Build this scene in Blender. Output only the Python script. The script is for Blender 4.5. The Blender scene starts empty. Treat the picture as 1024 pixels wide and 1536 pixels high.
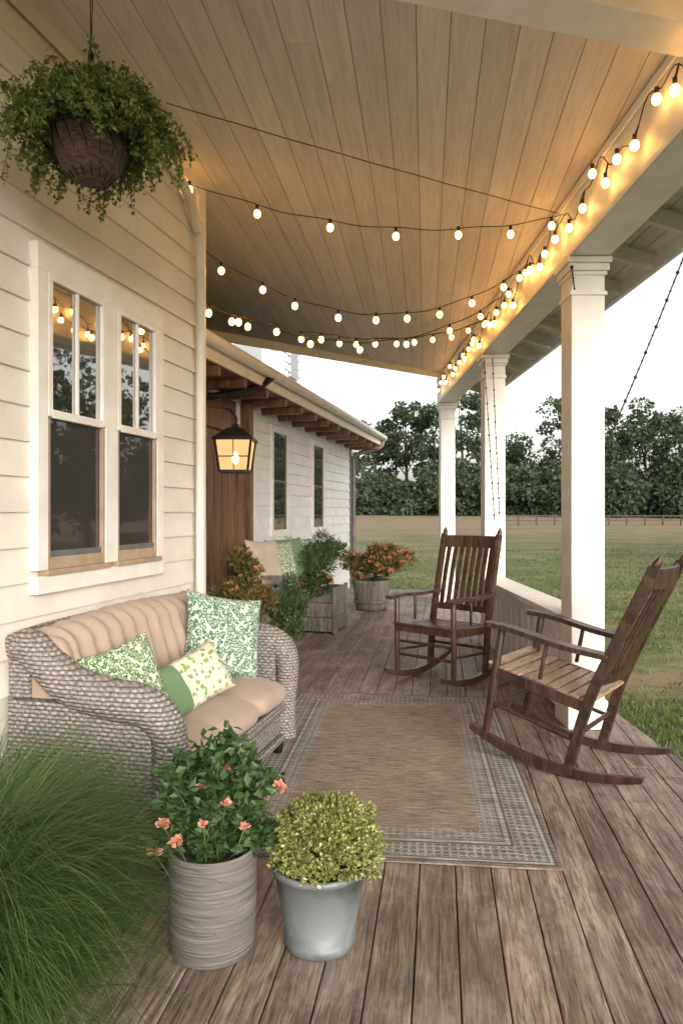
import bpy, math, random
import numpy as np
from mathutils import Matrix, Vector, Euler
random.seed(7); rng=np.random.default_rng(11)
sc=bpy.context.scene
# ------------------------------------------------------------------ helpers
class MB:
    def __init__(s): s.v=[]; s.f=[]; s.m=[]; s.sm=[]; s.n=0
    def add(s,v,f,mat=0,smooth=False,M=None):
        v=np.asarray(v,dtype=float).reshape(-1,3)
        if M is not None:
            A=np.array(M); v=v@A[:3,:3].T+A[:3,3]
        o=s.n; s.v.append(v); s.n+=len(v)
        if isinstance(f,np.ndarray): f=(f+o).tolist()
        else: f=[[i+o for i in q] for q in f]
        s.f+=f; s.m+=[mat]*len(f); s.sm+=[smooth]*len(f)
    def box(s,x0,x1,y0,y1,z0,z1,mat=0,M=None):
        v=[(x,y,z) for z in (z0,z1) for y in (y0,y1) for x in (x0,x1)]
        f=[(0,2,3,1),(4,5,7,6),(0,1,5,4),(2,6,7,3),(0,4,6,2),(1,3,7,5)]
        s.add(v,f,mat,False,M)
    def bar(s,p,q,w,h,mat=0,up=(0,0,1),M=None):
        p=Vector(p);q=Vector(q);d=(q-p);L=d.length;d.normalize()
        side=d.cross(Vector(up)); 
        if side.length<1e-4: side=Vector((1,0,0))
        side.normalize(); u=side.cross(d)
        R=Matrix((side,d,u)).transposed().to_4x4(); R.translation=p
        if M is not None: R=M@R
        s.box(-w/2,w/2,0,L,-h/2,h/2,mat,R)
    def tube(s,pts,r,seg=10,mat=0,M=None,cap=True,smooth=True):
        P=[Vector(p) for p in pts]; n=len(P)
        rr=[r]*n if not hasattr(r,'__len__') else r
        V=[];up=None
        for i in range(n):
            t=(P[min(i+1,n-1)]-P[max(i-1,0)]).normalized()
            if up is None:
                a=Vector((0,0,1)) if abs(t.z)<.9 else Vector((1,0,0))
                up=(a-t*a.dot(t)).normalized()
            else:
                up=(up-t*up.dot(t)).normalized()
            b=t.cross(up)
            for k in range(seg):
                a=2*math.pi*k/seg
                V.append(P[i]+(up*math.cos(a)+b*math.sin(a))*rr[i])
        F=[(i*seg+k,i*seg+(k+1)%seg,(i+1)*seg+(k+1)%seg,(i+1)*seg+k) for i in range(n-1) for k in range(seg)]
        if cap: F+= [tuple(range(seg))[::-1],tuple((n-1)*seg+k for k in range(seg))]
        s.add([tuple(a) for a in V],F,mat,smooth,M)
    def lathe(s,prof,c,seg=40,mat=0,smooth=True,M=None):
        V=[];n=len(prof)
        for r,z in prof:
            for k in range(seg):
                a=2*math.pi*k/seg; V.append((c[0]+r*math.cos(a),c[1]+r*math.sin(a),c[2]+z))
        F=[(i*seg+k,i*seg+(k+1)%seg,(i+1)*seg+(k+1)%seg,(i+1)*seg+k) for i in range(n-1) for k in range(seg)]
        s.add(V,F,mat,smooth,M)
    def grid(s,fn,nu,nv,mat=0,smooth=True,M=None):
        V=[fn(i/(nu-1),j/(nv-1)) for i in range(nu) for j in range(nv)]
        F=[(i*nv+j,(i+1)*nv+j,(i+1)*nv+j+1,i*nv+j+1) for i in range(nu-1) for j in range(nv-1)]
        s.add(V,F,mat,smooth,M)
    def leaves(s,P,D,L,W,mat=0,fold=.25):
        P=np.asarray(P,float);D=np.asarray(D,float);N=len(P)
        D=D/(np.linalg.norm(D,axis=1,keepdims=True)+1e-9)
        R=rng.normal(size=(N,3)); S=np.cross(D,R); S/=np.linalg.norm(S,axis=1,keepdims=True)+1e-9
        T=np.cross(S,D)
        L=np.broadcast_to(L,(N,))[:,None]; W=np.broadcast_to(W,(N,))[:,None]
        a=P;b=P+D*L*.45+S*W*.5+T*W*fold;c=P+D*L;d=P+D*L*.45-S*W*.5+T*W*fold
        V=np.stack([a,b,c,d],1).reshape(-1,3)
        F=np.arange(4*N).reshape(N,4)
        s.add(V,F,mat,False)
    def build(s,name,mats,M=None,bevel=0,parent=None,seg=2):
        me=bpy.data.meshes.new(name)
        V=np.concatenate(s.v).tolist()
        me.from_pydata(V,[],s.f)
        for m in mats: me.materials.append(m)
        me.polygons.foreach_set('material_index',s.m)
        me.polygons.foreach_set('use_smooth',s.sm)
        me.update()
        ob=bpy.data.objects.new(name,me); sc.collection.objects.link(ob)
        if M is not None: ob.matrix_world=M
        if bevel:
            b=ob.modifiers.new('bev','BEVEL'); b.width=bevel; b.segments=seg; b.limit_method='ANGLE'; b.angle_limit=math.radians(50)
        if parent: ob.parent=parent
        return ob
def empty(name,M=None):
    e=bpy.data.objects.new(name,None); sc.collection.objects.link(e)
    if M is not None: e.matrix_world=M
    return e
def spline(pts,n=8):
    P=[Vector(p) for p in pts]; P=[P[0]*2-P[1]]+P+[P[-1]*2-P[-2]]; out=[]
    for i in range(1,len(P)-2):
        for k in range(n):
            t=k/n;a,b,c,d=P[i-1:i+3]
            out.append(.5*((2*b)+(c-a)*t+(2*a-5*b+4*c-d)*t*t+(3*b-a-3*c+d)*t**3))
    out.append(P[-2]); return out
# ------------------------------------------------------------------ materials
def nm(name):
    m=bpy.data.materials.new(name); m.use_nodes=True; nt=m.node_tree
    return m,nt,nt.nodes['Principled BSDF']
def nd(nt,t,**k):
    n=nt.nodes.new(t)
    for a,b in k.items(): setattr(n,a,b)
    return n
def ramp(nt,stops,interp='LINEAR'):
    r=nt.nodes.new('ShaderNodeValToRGB'); r.color_ramp.interpolation=interp
    e=r.color_ramp.elements
    while len(e)<len(stops): e.new(.5)
    for i,(p,c) in enumerate(stops):
        e[i].position=p; e[i].color=(c[0],c[1],c[2],1) if hasattr(c,'__len__') else (c,c,c,1)
    return r
def math_(nt,op,a,b=None):
    n=nt.nodes.new('ShaderNodeMath'); n.operation=op
    for i,x in enumerate((a,b)):
        if x is None: continue
        if isinstance(x,(int,float)): n.inputs[i].default_value=x
        else: nt.links.new(x,n.inputs[i])
    return n.outputs[0]
def mixc(nt,fac,a,b,mode='MIX'):
    n=nt.nodes.new('ShaderNodeMix'); n.data_type='RGBA'; n.blend_type=mode
    for s,x in ((0,fac),(6,a),(7,b)):
        if isinstance(x,(int,float)): n.inputs[s].default_value=x
        elif hasattr(x,'__len__'): n.inputs[s].default_value=(x[0],x[1],x[2],1)
        else: nt.links.new(x,n.inputs[s])
    return n.outputs[2]
def coords(nt,scale=(1,1,1),island=True):
    tc=nd(nt,'ShaderNodeTexCoord'); out=tc.outputs['Object']
    g=nd(nt,'ShaderNodeNewGeometry')
    if island:
        c=nd(nt,'ShaderNodeVectorMath',operation='SCALE'); cb=nd(nt,'ShaderNodeCombineXYZ')
        for i in range(3): nt.links.new(g.outputs['Random Per Island'],cb.inputs[i])
        nt.links.new(cb.outputs[0],c.inputs[0]); c.inputs['Scale'].default_value=37.
        a=nd(nt,'ShaderNodeVectorMath',operation='ADD'); nt.links.new(out,a.inputs[0]); nt.links.new(c.outputs[0],a.inputs[1]); out=a.outputs[0]
    mp=nd(nt,'ShaderNodeMapping'); mp.inputs['Scale'].default_value=scale
    nt.links.new(out,mp.inputs['Vector'])
    return mp.outputs[0],g.outputs['Random Per Island']
def noise(nt,vec,scale,detail=5,rough=.55,dist=0):
    n=nd(nt,'ShaderNodeTexNoise'); n.inputs['Scale'].default_value=scale; n.inputs['Detail'].default_value=detail
    n.inputs['Roughness'].default_value=rough; n.inputs['Distortion'].default_value=dist
    nt.links.new(vec,n.inputs['Vector']); return n.outputs['Fac']
def bump(nt,h,b,strength=.3,dist=.01):
    n=nd(nt,'ShaderNodeBump'); n.inputs['Strength'].default_value=strength; n.inputs['Distance'].default_value=dist
    nt.links.new(h,n.inputs['Height']); nt.links.new(n.outputs[0],b.inputs['Normal'])
def noisy(name,c1,c2,nscale=6,rough=.6,bmp=.15,bd=.004,island=False,ivar=0.,detail=4,scale=(1,1,1),metal=0,lo=.35,hi=.65):
    m,nt,b=nm(name); v,ri=coords(nt,scale,island)
    f=noise(nt,v,nscale,detail); r=ramp(nt,[(lo,c1),(hi,c2)]); nt.links.new(f,r.inputs[0]); col=r.outputs[0]
    if ivar:
        k=math_(nt,'ADD',math_(nt,'MULTIPLY',ri,ivar),1-ivar/2); col=mixc(nt,1.,col,k,'MULTIPLY')
    nt.links.new(col,b.inputs['Base Color']); b.inputs['Roughness'].default_value=rough; b.inputs['Metallic'].default_value=metal
    if bmp: bump(nt,noise(nt,v,nscale*5,3),b,bmp,bd)
    return m
def wood(name,dark,mid,light,stretch=(14,1,14),ns=1.,rough=.6,ivar=.3,fine=6,bmp=.4,wear=None,wearfac=.5,rvar=False,grime=None,flo=.45):
    m,nt,b=nm(name); v,ri=coords(nt,stretch,True)
    a=noise(nt,v,ns,5,.6,.8); r=ramp(nt,[(.3,dark),(.5,mid),(.7,light)]); nt.links.new(a,r.inputs[0]); col=r.outputs[0]
    f=noise(nt,v,ns*fine,4,.7,.3); r2=ramp(nt,[(.35,flo),(.55,1.05)]); nt.links.new(f,r2.inputs[0])
    col=mixc(nt,1.,col,r2.outputs[0],'MULTIPLY')
    k=math_(nt,'ADD',math_(nt,'MULTIPLY',ri,ivar),1-ivar/2); col=mixc(nt,1.,col,k,'MULTIPLY')
    if wear is not None:
        tc=nd(nt,'ShaderNodeTexCoord'); w=noise(nt,tc.outputs['Object'],2.6,6,.75,.4)
        r3=ramp(nt,[(.45,0),(.66,wearfac)]); nt.links.new(w,r3.inputs[0]); col=mixc(nt,r3.outputs[0],col,wear)
    if grime is not None:
        mpg=nd(nt,'ShaderNodeMapping'); mpg.inputs['Scale'].default_value=(4.,1.,3.); tc=nd(nt,'ShaderNodeTexCoord'); nt.links.new(tc.outputs['Object'],mpg.inputs['Vector'])
        w=noise(nt,mpg.outputs[0],2.4,7,.8,.6)
        r4=ramp(nt,[(.36,.85),(.53,0)]); nt.links.new(w,r4.inputs[0]); col=mixc(nt,r4.outputs[0],col,grime)
        mpc=nd(nt,'ShaderNodeMapping'); mpc.inputs['Scale'].default_value=(110.,2.6,3.); nt.links.new(tc.outputs['Object'],mpc.inputs['Vector'])
        w2=noise(nt,mpc.outputs[0],1.,4,.6,.2); r6=ramp(nt,[(.33,.85),(.43,0)]); nt.links.new(w2,r6.inputs[0]); col=mixc(nt,r6.outputs[0],col,(.045,.03,.022))
        mpk=nd(nt,'ShaderNodeMapping'); mpk.inputs['Scale'].default_value=(4.5,1.6,.01); nt.links.new(tc.outputs['Object'],mpk.inputs['Vector'])
        vo=nd(nt,'ShaderNodeTexVoronoi'); vo.inputs['Scale'].default_value=1.; nt.links.new(mpk.outputs[0],vo.inputs['Vector'])
        rk=ramp(nt,[(.03,.85),(.085,0)]); nt.links.new(vo.outputs['Distance'],rk.inputs[0]); col=mixc(nt,rk.outputs[0],col,(.05,.032,.022))
    nt.links.new(col,b.inputs['Base Color'])
    if rvar:
        rr=ramp(nt,[(.3,rough-.15),(.7,rough+.2)]); nt.links.new(a,rr.inputs[0]); nt.links.new(rr.outputs[0],b.inputs['Roughness'])
    else: b.inputs['Roughness'].default_value=rough
    bump(nt,f,b,bmp,.004); return m
def leafm(name,c1,c2,c3=None,trans=.3,rough=.5):
    m,nt,b=nm(name); g=nd(nt,'ShaderNodeNewGeometry')
    st=[(0,c1),(.75,c2)]+([(1.,c3)] if c3 else [])
    r=ramp(nt,st); nt.links.new(g.outputs['Random Per Island'],r.inputs[0])
    nt.links.new(r.outputs[0],b.inputs['Base Color']); b.inputs['Roughness'].default_value=rough
    t=nd(nt,'ShaderNodeBsdfTranslucent'); nt.links.new(r.outputs[0],t.inputs[0])
    mx=nd(nt,'ShaderNodeMixShader'); mx.inputs[0].default_value=trans
    nt.links.new(b.outputs[0],mx.inputs[1]); nt.links.new(t.outputs[0],mx.inputs[2])
    nt.links.new(mx.outputs[0],nt.nodes['Material Output'].inputs[0]); return m
def emis(name,c,s,transp=0):
    m,nt,b=nm(name); nt.nodes.remove(b); e=nd(nt,'ShaderNodeEmission'); e.inputs[0].default_value=(*c,1); e.inputs[1].default_value=s
    o=nt.nodes['Material Output']
    if transp:
        t=nd(nt,'ShaderNodeBsdfTransparent'); mx=nd(nt,'ShaderNodeMixShader'); mx.inputs[0].default_value=transp
        nt.links.new(e.outputs[0],mx.inputs[1]); nt.links.new(t.outputs[0],mx.inputs[2]); nt.links.new(mx.outputs[0],o.inputs[0])
    else: nt.links.new(e.outputs[0],o.inputs[0])
    return m
m_deck=wood('deck_wood',(.12,.085,.062),(.25,.19,.145),(.40,.325,.265),(16,1.1,16),1.,.55,.5,6,.8,wear=(.44,.375,.32),wearfac=.5,rvar=True,grime=(.10,.07,.052),flo=.32)
m_ceil=wood('ceiling_wood',(.52,.475,.43),(.575,.53,.485),(.61,.565,.52),(12,.8,12),1.,.6,.16,5,.12,flo=.88)
m_paint=noisy('white_paint',(.72,.69,.64),(.80,.78,.74),7,.5,.1)
m_side=noisy('siding_paint',(.66,.62,.56),(.75,.72,.66),4,.5,.12,ivar=.05,island=True)
m_side2=noisy('wing_siding_paint',(.68,.68,.68),(.78,.78,.78),4,.5,.12,ivar=.05,island=True)
m_dark=noisy('dark_gap',(.03,.025,.02),(.06,.045,.035),5,.9,0)
m_chair=wood('rocker_wood',(.022,.012,.009),(.048,.025,.017),(.085,.045,.03),(20,20,3),1.,.38,.3,5,.15)
m_slat=wood('seat_slat_wood',(.20,.12,.07),(.33,.22,.14),(.42,.29,.195),(20,3,20),1.,.42,.35,5,.2)
m_chair2=wood('rocker_wood_aged',(.035,.02,.013),(.08,.042,.026),(.13,.072,.045),(20,20,3),1.,.36,.3,5,.15)
m_brown=wood('door_wood',(.09,.045,.022),(.19,.10,.055),(.28,.16,.09),(14,14,1),1.,.5,.3,5,.3)
m_metal=noisy('dark_metal',(.012,.011,.010),(.03,.027,.024),20,.45,.1,metal=.6)
m_gray=noisy('window_frame_grey',(.10,.10,.10),(.16,.155,.15),10,.5,.05)
m_tanframe=noisy('window_sill_tan',(.33,.24,.17),(.43,.32,.23),10,.5,.05)
m_roof=noisy('roof_metal_green',(.02,.045,.03),(.04,.07,.05),6,.5,.1)
def glass(name,base,mixf,rough=.02,spec=(1,1,1)):
    m,nt,b=nm(name); b.inputs['Base Color'].default_value=(*base,1); b.inputs['Roughness'].default_value=.5; b.inputs['Specular IOR Level'].default_value=.2
    g=nd(nt,'ShaderNodeBsdfGlossy'); g.inputs['Roughness'].default_value=rough; g.inputs[0].default_value=(*spec,1)
    tc=nd(nt,'ShaderNodeTexCoord'); n=noise(nt,tc.outputs['Object'],3,2); bp=nd(nt,'ShaderNodeBump'); bp.inputs['Strength'].default_value=.04; bp.inputs['Distance'].default_value=.02
    nt.links.new(n,bp.inputs['Height']); nt.links.new(bp.outputs[0],g.inputs['Normal'])
    mx=nd(nt,'ShaderNodeMixShader'); mx.inputs[0].default_value=mixf
    nt.links.new(b.outputs[0],mx.inputs[1]); nt.links.new(g.outputs[0],mx.inputs[2]); nt.links.new(mx.outputs[0],nt.nodes['Material Output'].inputs[0]); return m
m_glass=glass('window_glass',(.02,.02,.018),.5)
m_screen=glass('window_screen',(.035,.032,.03),.14,.015)
# wicker
m_wick,nt,b=nm('grey_wicker')
tc=nd(nt,'ShaderNodeTexCoord'); sp=nd(nt,'ShaderNodeSeparateXYZ')
wn0=nd(nt,'ShaderNodeTexNoise'); wn0.inputs['Scale'].default_value=30; nt.links.new(tc.outputs['Object'],wn0.inputs['Vector'])
ma=nd(nt,'ShaderNodeVectorMath',operation='MULTIPLY_ADD'); nt.links.new(wn0.outputs['Color'],ma.inputs[0]); ma.inputs[1].default_value=(.010,.010,.008); nt.links.new(tc.outputs['Object'],ma.inputs[2])
nt.links.new(ma.outputs[0],sp.inputs[0])
h=math_(nt,'ADD',sp.outputs[0],sp.outputs[1]); K=2*math.pi/.034
wv=math_(nt,'SINE',math_(nt,'MULTIPLY',h,K)); zz=math_(nt,'MULTIPLY',sp.outputs[2],2*math.pi/.0155)
sg=math_(nt,'SIGN',math_(nt,'SINE',math_(nt,'MULTIPLY',zz,.5)))
st=math_(nt,'ABSOLUTE',math_(nt,'SINE',math_(nt,'MULTIPLY',zz,.5)))
wgt=math_(nt,'ADD',math_(nt,'MULTIPLY',math_(nt,'MULTIPLY',wv,sg),.25),.75)
hh=math_(nt,'MULTIPLY',wgt,math_(nt,'POWER',st,.5))
r=ramp(nt,[(0.05,(.075,.066,.06)),(.42,(.20,.18,.165)),(.95,(.38,.355,.335))]); nt.links.new(hh,r.inputs[0])
nv=noise(nt,tc.outputs['Object'],90,3,.7); r2=ramp(nt,[(.35,.45),(.65,1.25)]); nt.links.new(nv,r2.inputs[0])
nt.links.new(mixc(nt,1.,r.outputs[0],r2.outputs[0],'MULTIPLY'),b.inputs['Base Color']); b.inputs['Roughness'].default_value=.6
bump(nt,hh,b,.9,.007)
def fabric(name,c1,c2):
    m,nt,b=nm(name); tc=nd(nt,'ShaderNodeTexCoord'); f=noise(nt,tc.outputs['Object'],5,4); r=ramp(nt,[(.3,c1),(.7,c2)]); nt.links.new(f,r.inputs[0])
    nt.links.new(r.outputs[0],b.inputs['Base Color']); b.inputs['Roughness'].default_value=.9
    b.inputs['Sheen Weight'].default_value=.1
    bump(nt,noise(nt,tc.outputs['Object'],350,2),b,.35,.002); return m
m_cush=fabric('tan_fabric',(.32,.245,.195),(.39,.305,.25))
m_btn=fabric('button_fabric',(.22,.16,.12),(.27,.2,.15))
m_green=fabric('green_fabric',(.10,.17,.09),(.14,.22,.12))
m_stripe=fabric('beige_fabric',(.36,.31,.26),(.46,.40,.34))
def printed(name,scale,white,g1,g2,ringed=True):
    m,nt,b=nm(name); tc=nd(nt,'ShaderNodeTexCoord')
    nw=nd(nt,'ShaderNodeTexNoise'); nw.inputs['Scale'].default_value=scale*1.2
    nt.links.new(tc.outputs['Object'],nw.inputs['Vector'])
    ad=nd(nt,'ShaderNodeVectorMath',operation='MULTIPLY_ADD'); nt.links.new(nw.outputs['Color'],ad.inputs[0]); ad.inputs[1].default_value=(.6/scale,)*3; nt.links.new(tc.outputs['Object'],ad.inputs[2])
    vo=nd(nt,'ShaderNodeTexVoronoi'); vo.inputs['Scale'].default_value=scale; nt.links.new(ad.outputs[0],vo.inputs['Vector'])
    if ringed: r=ramp(nt,[(0,g2),(.20,g2),(.24,white),(.32,white),(.36,g1),(.58,g1),(.64,white)],'LINEAR')
    else: r=ramp(nt,[(0,g2),(.22,g1),(.36,g1),(.42,white)])
    nt.links.new(vo.outputs['Distance'],r.inputs[0])
    nt.links.new(r.outputs[0],b.inputs['Base Color']); b.inputs['Roughness'].default_value=.9
    bump(nt,noise(nt,tc.outputs['Object'],350,2),b,.3,.002); return m
m_p1=printed('green_floral_fabric',58,(.55,.58,.50),(.08,.17,.06),(.16,.26,.07))
m_p2=printed('green_lattice_fabric',50,(.50,.56,.50),(.07,.16,.10),(.16,.29,.12))
m_p3=printed('leaf_print_fabric',36,(.60,.60,.50),(.24,.33,.10),(.09,.18,.05),False)
# ------------------------------------------------------------------ camera
cam=bpy.data.cameras.new('camera'); co=bpy.data.objects.new('camera',cam); sc.collection.objects.link(co)
co.location=(0,0,1.3); co.rotation_euler=(math.radians(90),0,0)
cam.sensor_fit='VERTICAL'; cam.sensor_height=36; cam.lens=36*1050/1536; cam.clip_end=5000; cam.clip_start=.05
sc.camera=co
# ------------------------------------------------------------------ light
SUN=Vector((.36,-.93,.40)).normalized()
w=bpy.data.worlds.new('World'); sc.world=w; w.use_nodes=True; nt=w.node_tree
sky=nd(nt,'ShaderNodeTexSky',sky_type='NISHITA'); sky.sun_disc=False
el=math.asin(SUN.z); sky.sun_elevation=el; sky.sun_rotation=math.atan2(SUN.x,SUN.y)
sky.dust_density=4.; sky.air_density=1.; sky.ozone_density=1.
hs=nd(nt,'ShaderNodeHueSaturation'); hs.inputs['Saturation'].default_value=.25; hs.inputs['Value'].default_value=2.25; nt.links.new(sky.outputs[0],hs.inputs['Color'])
wc_=mixc(nt,1.,hs.outputs[0],(1.,.965,.91),'MULTIPLY')
bg=nt.nodes['Background']; nt.links.new(wc_,bg.inputs[0]); bg.inputs[1].default_value=.15
sl=bpy.data.lights.new('sun','SUN'); sl.energy=.9; sl.angle=math.radians(50); sl.color=(1,.90,.78)
so=bpy.data.objects.new('sun',sl); sc.collection.objects.link(so); so.rotation_euler=SUN.to_track_quat('Z','Y').to_euler()
sc.view_settings.view_transform='Standard'; sc.view_settings.look='None'; sc.view_settings.exposure=0
# ------------------------------------------------------------------ frames
def rotz_frame(slope,o):
    y=Vector((slope,1,0)).normalized(); x=Vector((y.y,-y.x,0)); M=Matrix((x,y,Vector((0,0,1)))).transposed().to_4x4(); M.translation=Vector(o); return M
HW=rotz_frame(.245,(-1.933,0,0))
# ------------------------------------------------------------------ ground
def gz(y): 
    t=min(max((y-40)/80,0),1); return -.2+1.6*t*t*(3-2*t)
m_gr,nt,b=nm('field_grass')
tc=nd(nt,'ShaderNodeTexCoord'); sp=nd(nt,'ShaderNodeSeparateXYZ'); nt.links.new(tc.outputs['Object'],sp.inputs[0])
n1=noise(nt,tc.outputs['Object'],.35,8,.65); n2=noise(nt,tc.outputs['Object'],3.,8,.7)
r=ramp(nt,[(.3,(.06,.085,.024)),(.48,(.12,.145,.048)),(.66,(.23,.21,.10))]); nt.links.new(n1,r.inputs[0])
r2=ramp(nt,[(.3,.55),(.7,1.25)]); nt.links.new(n2,r2.inputs[0]); c=mixc(nt,1.,r.outputs[0],r2.outputs[0],'MULTIPLY')
mp=nd(nt,'ShaderNodeMapping'); mp.inputs['Scale'].default_value=(.25,1,1); nt.links.new(tc.outputs['Object'],mp.inputs['Vector'])
n3=noise(nt,mp.outputs[0],.16,6,.6)
yy=math_(nt,'ADD',math_(nt,'MULTIPLY',math_(nt,'SUBTRACT',n3,.5),110),sp.outputs[1])
rr=ramp(nt,[(.0,0),(1.,1)]); nt.links.new(math_(nt,'DIVIDE',math_(nt,'SUBTRACT',yy,20),45),rr.inputs[0])
tan=ramp(nt,[(.3,(.15,.135,.065)),(.5,(.22,.17,.10)),(.7,(.27,.19,.12))]); nt.links.new(n1,tan.inputs[0])
c=mixc(nt,rr.outputs[0],c,tan.outputs[0])
n4=noise(nt,mp.outputs[0],.9,5,.6); r5=ramp(nt,[(.55,0),(.62,.7)]); nt.links.new(n4,r5.inputs[0]); c=mixc(nt,r5.outputs[0],c,(.24,.17,.105))
nt.links.new(c,b.inputs['Base Color']); b.inputs['Roughness'].default_value=.95; bump(nt,n2,b,.6,.1)
g=MB(); ys=[-40,-10,0,5,10,20,30,40,50,60,70,80,90,100,110,120,150,300,900,2500]; xs=[-2000,-400,-100,-30,-10,0,10,30,60,100,200,500,2000]
V=[(x,y,gz(y)) for y in ys for x in xs]; n=len(xs)
g.add(V,[(j*n+i,j*n+i+1,(j+1)*n+i+1,(j+1)*n+i) for j in range(len(ys)-1) for i in range(n-1)],0,True)
g.build('ground',[m_gr])
m_blade=leafm('grass_blade',(.06,.10,.022),(.13,.185,.045),(.23,.235,.10),.35)
g=MB(); N=85000
d=2.2*np.exp(rng.random(N)*math.log(30/2.2)); tx=rng.uniform(-.02,.75,N); X=tx*d
dens=np.sin(X*2.1+np.sin(d*1.3)*2)*np.sin(d*1.7+np.sin(X*1.1)*2)+.5*np.sin(X*.7)*np.sin(d*.6)
ok=((X>np.minimum(1.1+.14*d,1.8)+.02)|(d>11.9))&(dens+rng.normal(size=N)*.5>-.45)&(rng.random(N)>np.clip((d-10)/22,0,.9))
X=X[ok]; d=d[ok]; n=len(X); P=np.stack([X,d,np.array([gz(a) for a in d])-.005],1)
D=rng.normal(size=(n,3))*.6; D[:,2]=1
g.leaves(P,D,rng.uniform(.02,.065,n)*(1+d/30),.005+d*.0011,0)
g.build('grass',[m_blade])
# ------------------------------------------------------------------ trees
m_tl=leafm('distant_foliage',(.026,.045,.024),(.06,.088,.045),(.11,.14,.07),.25,.8)  # distance haze is put into the leaf colours as paler, bluer greens
m_bark=noisy('bark',(.05,.04,.03),(.10,.08,.06),8,.9,.4,.02)
def tree(mb,x,y,h,wd,nl,ls,base=.16):
    z0=gz(y); 
    mb.tube([(x,y,z0-.3),(x+.1*wd*.2,y,z0+h*.3),(x,y,z0+h*.75)],[h*.02,h*.014,h*.004],6,1)
    nc=34; C=[]
    for i in range(nc):
        zf=rng.uniform(base,1); rad=wd*.5*math.sqrt(max(0,1-((zf-.5)/.56)**2))*rng.uniform(.25,1)
        a=rng.uniform(0,6.283); C.append((x+rad*math.cos(a),y+rad*math.sin(a),z0+h*zf*.97))
        if i%4==0: mb.tube([(x,y,z0+h*zf*.6),C[-1]],[h*.007,h*.002],4,1)
    C=np.array(C); ix=rng.integers(0,nc,nl); U=rng.normal(size=(nl,3)); U/=np.linalg.norm(U,axis=1,keepdims=True)
    cr=rng.uniform(.10,.2,nc)[ix]*wd*.85
    P=C[ix]+U*(cr*rng.uniform(.55,1.0,nl))[:,None]*np.array([1,1,.7])
    mb.leaves(P,U+rng.normal(size=(nl,3))*.8+np.array([0,0,-.3]),rng.uniform(.6,1.3,nl)*ls,rng.uniform(.5,1.,nl)*ls,0)
g=MB(); az=.0
while az<1.9:
    y=rng.uniform(95,125); X=y*math.sin(az); Y=y*math.cos(az)
    hgt=rng.uniform(12,17)+ (4 if .05<az<.14 else 0); near=az<.62
    tree(g,X,Y,hgt,rng.uniform(9,13),3600 if near else 1000,.55 if near else 1.0)
    az+=rng.uniform(.035,.055) if near else .07
for i in range(46):
    a=rng.uniform(0,.65); y=rng.uniform(88,96); tree(g,y*math.sin(a),y*math.cos(a),rng.uniform(3.5,7),rng.uniform(6,9),700,.6,.02)
g.build('tree_line',[m_tl,m_bark])
for (x,y,h,wd) in ((15.5,15,7.0,6),(19.5,22,8.6,7),(16,9,7.0,6),(23,18,8.4,8)):
    g=MB(); tree(g,x,y,h,wd,4500,.26,.1); g.build('shade_tree',[m_tl,m_bark])
g=MB()
for i in range(40):
    x=14+i*1.6; g.box(x,x+.12,62,62.12,gz(62),gz(62)+.95)
for z in (.40,.82): g.box(14,78,61.95,61.99,gz(62)+z,gz(62)+z+.09)
g.build('field_fence',[m_bark])
# ------------------------------------------------------------------ deck
D0=rotz_frame(.14,(0,0,0)); g=MB(); pw=.128
x=-3.4
while x<2.2:
    y=.3-rng.uniform(0,1.5)
    while y<11.8:
        L=rng.uniform(3.6,5.2); e=min(y+L,11.8)
        zt=-rng.uniform(0,.003)
        g.box(x+.002,x+pw-.002,y+.0012,e-.0012,-.035,zt,0); y=e
    x+=pw
deck=g.build('wooden_deck',[m_deck,m_dark],D0)
import bmesh
def clip(ob,co,no):
    bm=bmesh.new(); bm.from_mesh(ob.data); Mi=ob.matrix_world.inverted()
    c=Mi@Vector(co); n_=(Mi.to_3x3()@Vector(no)).normalized()
    ge=bm.verts[:]+bm.edges[:]+bm.faces[:]
    rr=bmesh.ops.bisect_plane(bm,geom=ge,plane_co=c,plane_no=n_,clear_outer=True)
    ed=[e for e in rr['geom_cut'] if isinstance(e,bmesh.types.BMEdge)]
    bmesh.ops.holes_fill(bm,edges=ed); bm.to_mesh(ob.data); bm.free()
bpy.context.view_layer.update()
clip(deck,(1.78,0,0),(1,0,0))
bv=deck.modifiers.new('b','BEVEL'); bv.width=.0025; bv.segments=1
g=MB(); g.box(-3.3,1.5,.2,11.7,-.195,-.04,0)
g.build('deck_frame',[m_dark])
# ------------------------------------------------------------------ rug
m_rug,nt,b=nm('woven_rug'); RW,RL=1.36,2.36
tc=nd(nt,'ShaderNodeTexCoord'); sp=nd(nt,'ShaderNodeSeparateXYZ'); nt.links.new(tc.outputs['Object'],sp.inputs[0]); X,Y=sp.outputs[0],sp.outputs[1]
e=math_(nt,'MINIMUM',math_(nt,'MINIMUM',X,math_(nt,'SUBTRACT',RW,X)),math_(nt,'MINIMUM',Y,math_(nt,'SUBTRACT',RL,Y)))
wn=noise(nt,tc.outputs['Object'],6,4)
bands=ramp(nt,[(0,(.27,.22,.17)),(.04,(.13,.12,.11)),(.075,(.46,.44,.40)),(.12,(.20,.185,.17)),(.155,(.43,.41,.37)),(.50,(.15,.14,.13)),(.54,(.44,.42,.38)),(.60,(.20,.185,.17)),(.64,(.40,.375,.335)),(.9,(.32,.255,.20))],'CONSTANT')
nt.links.new(math_(nt,'DIVIDE',e,.30),bands.inputs[0])
k=2*math.pi/.062
pat=math_(nt,'MULTIPLY',math_(nt,'SINE',math_(nt,'MULTIPLY',X,k)),math_(nt,'SINE',math_(nt,'MULTIPLY',Y,k)))
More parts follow.
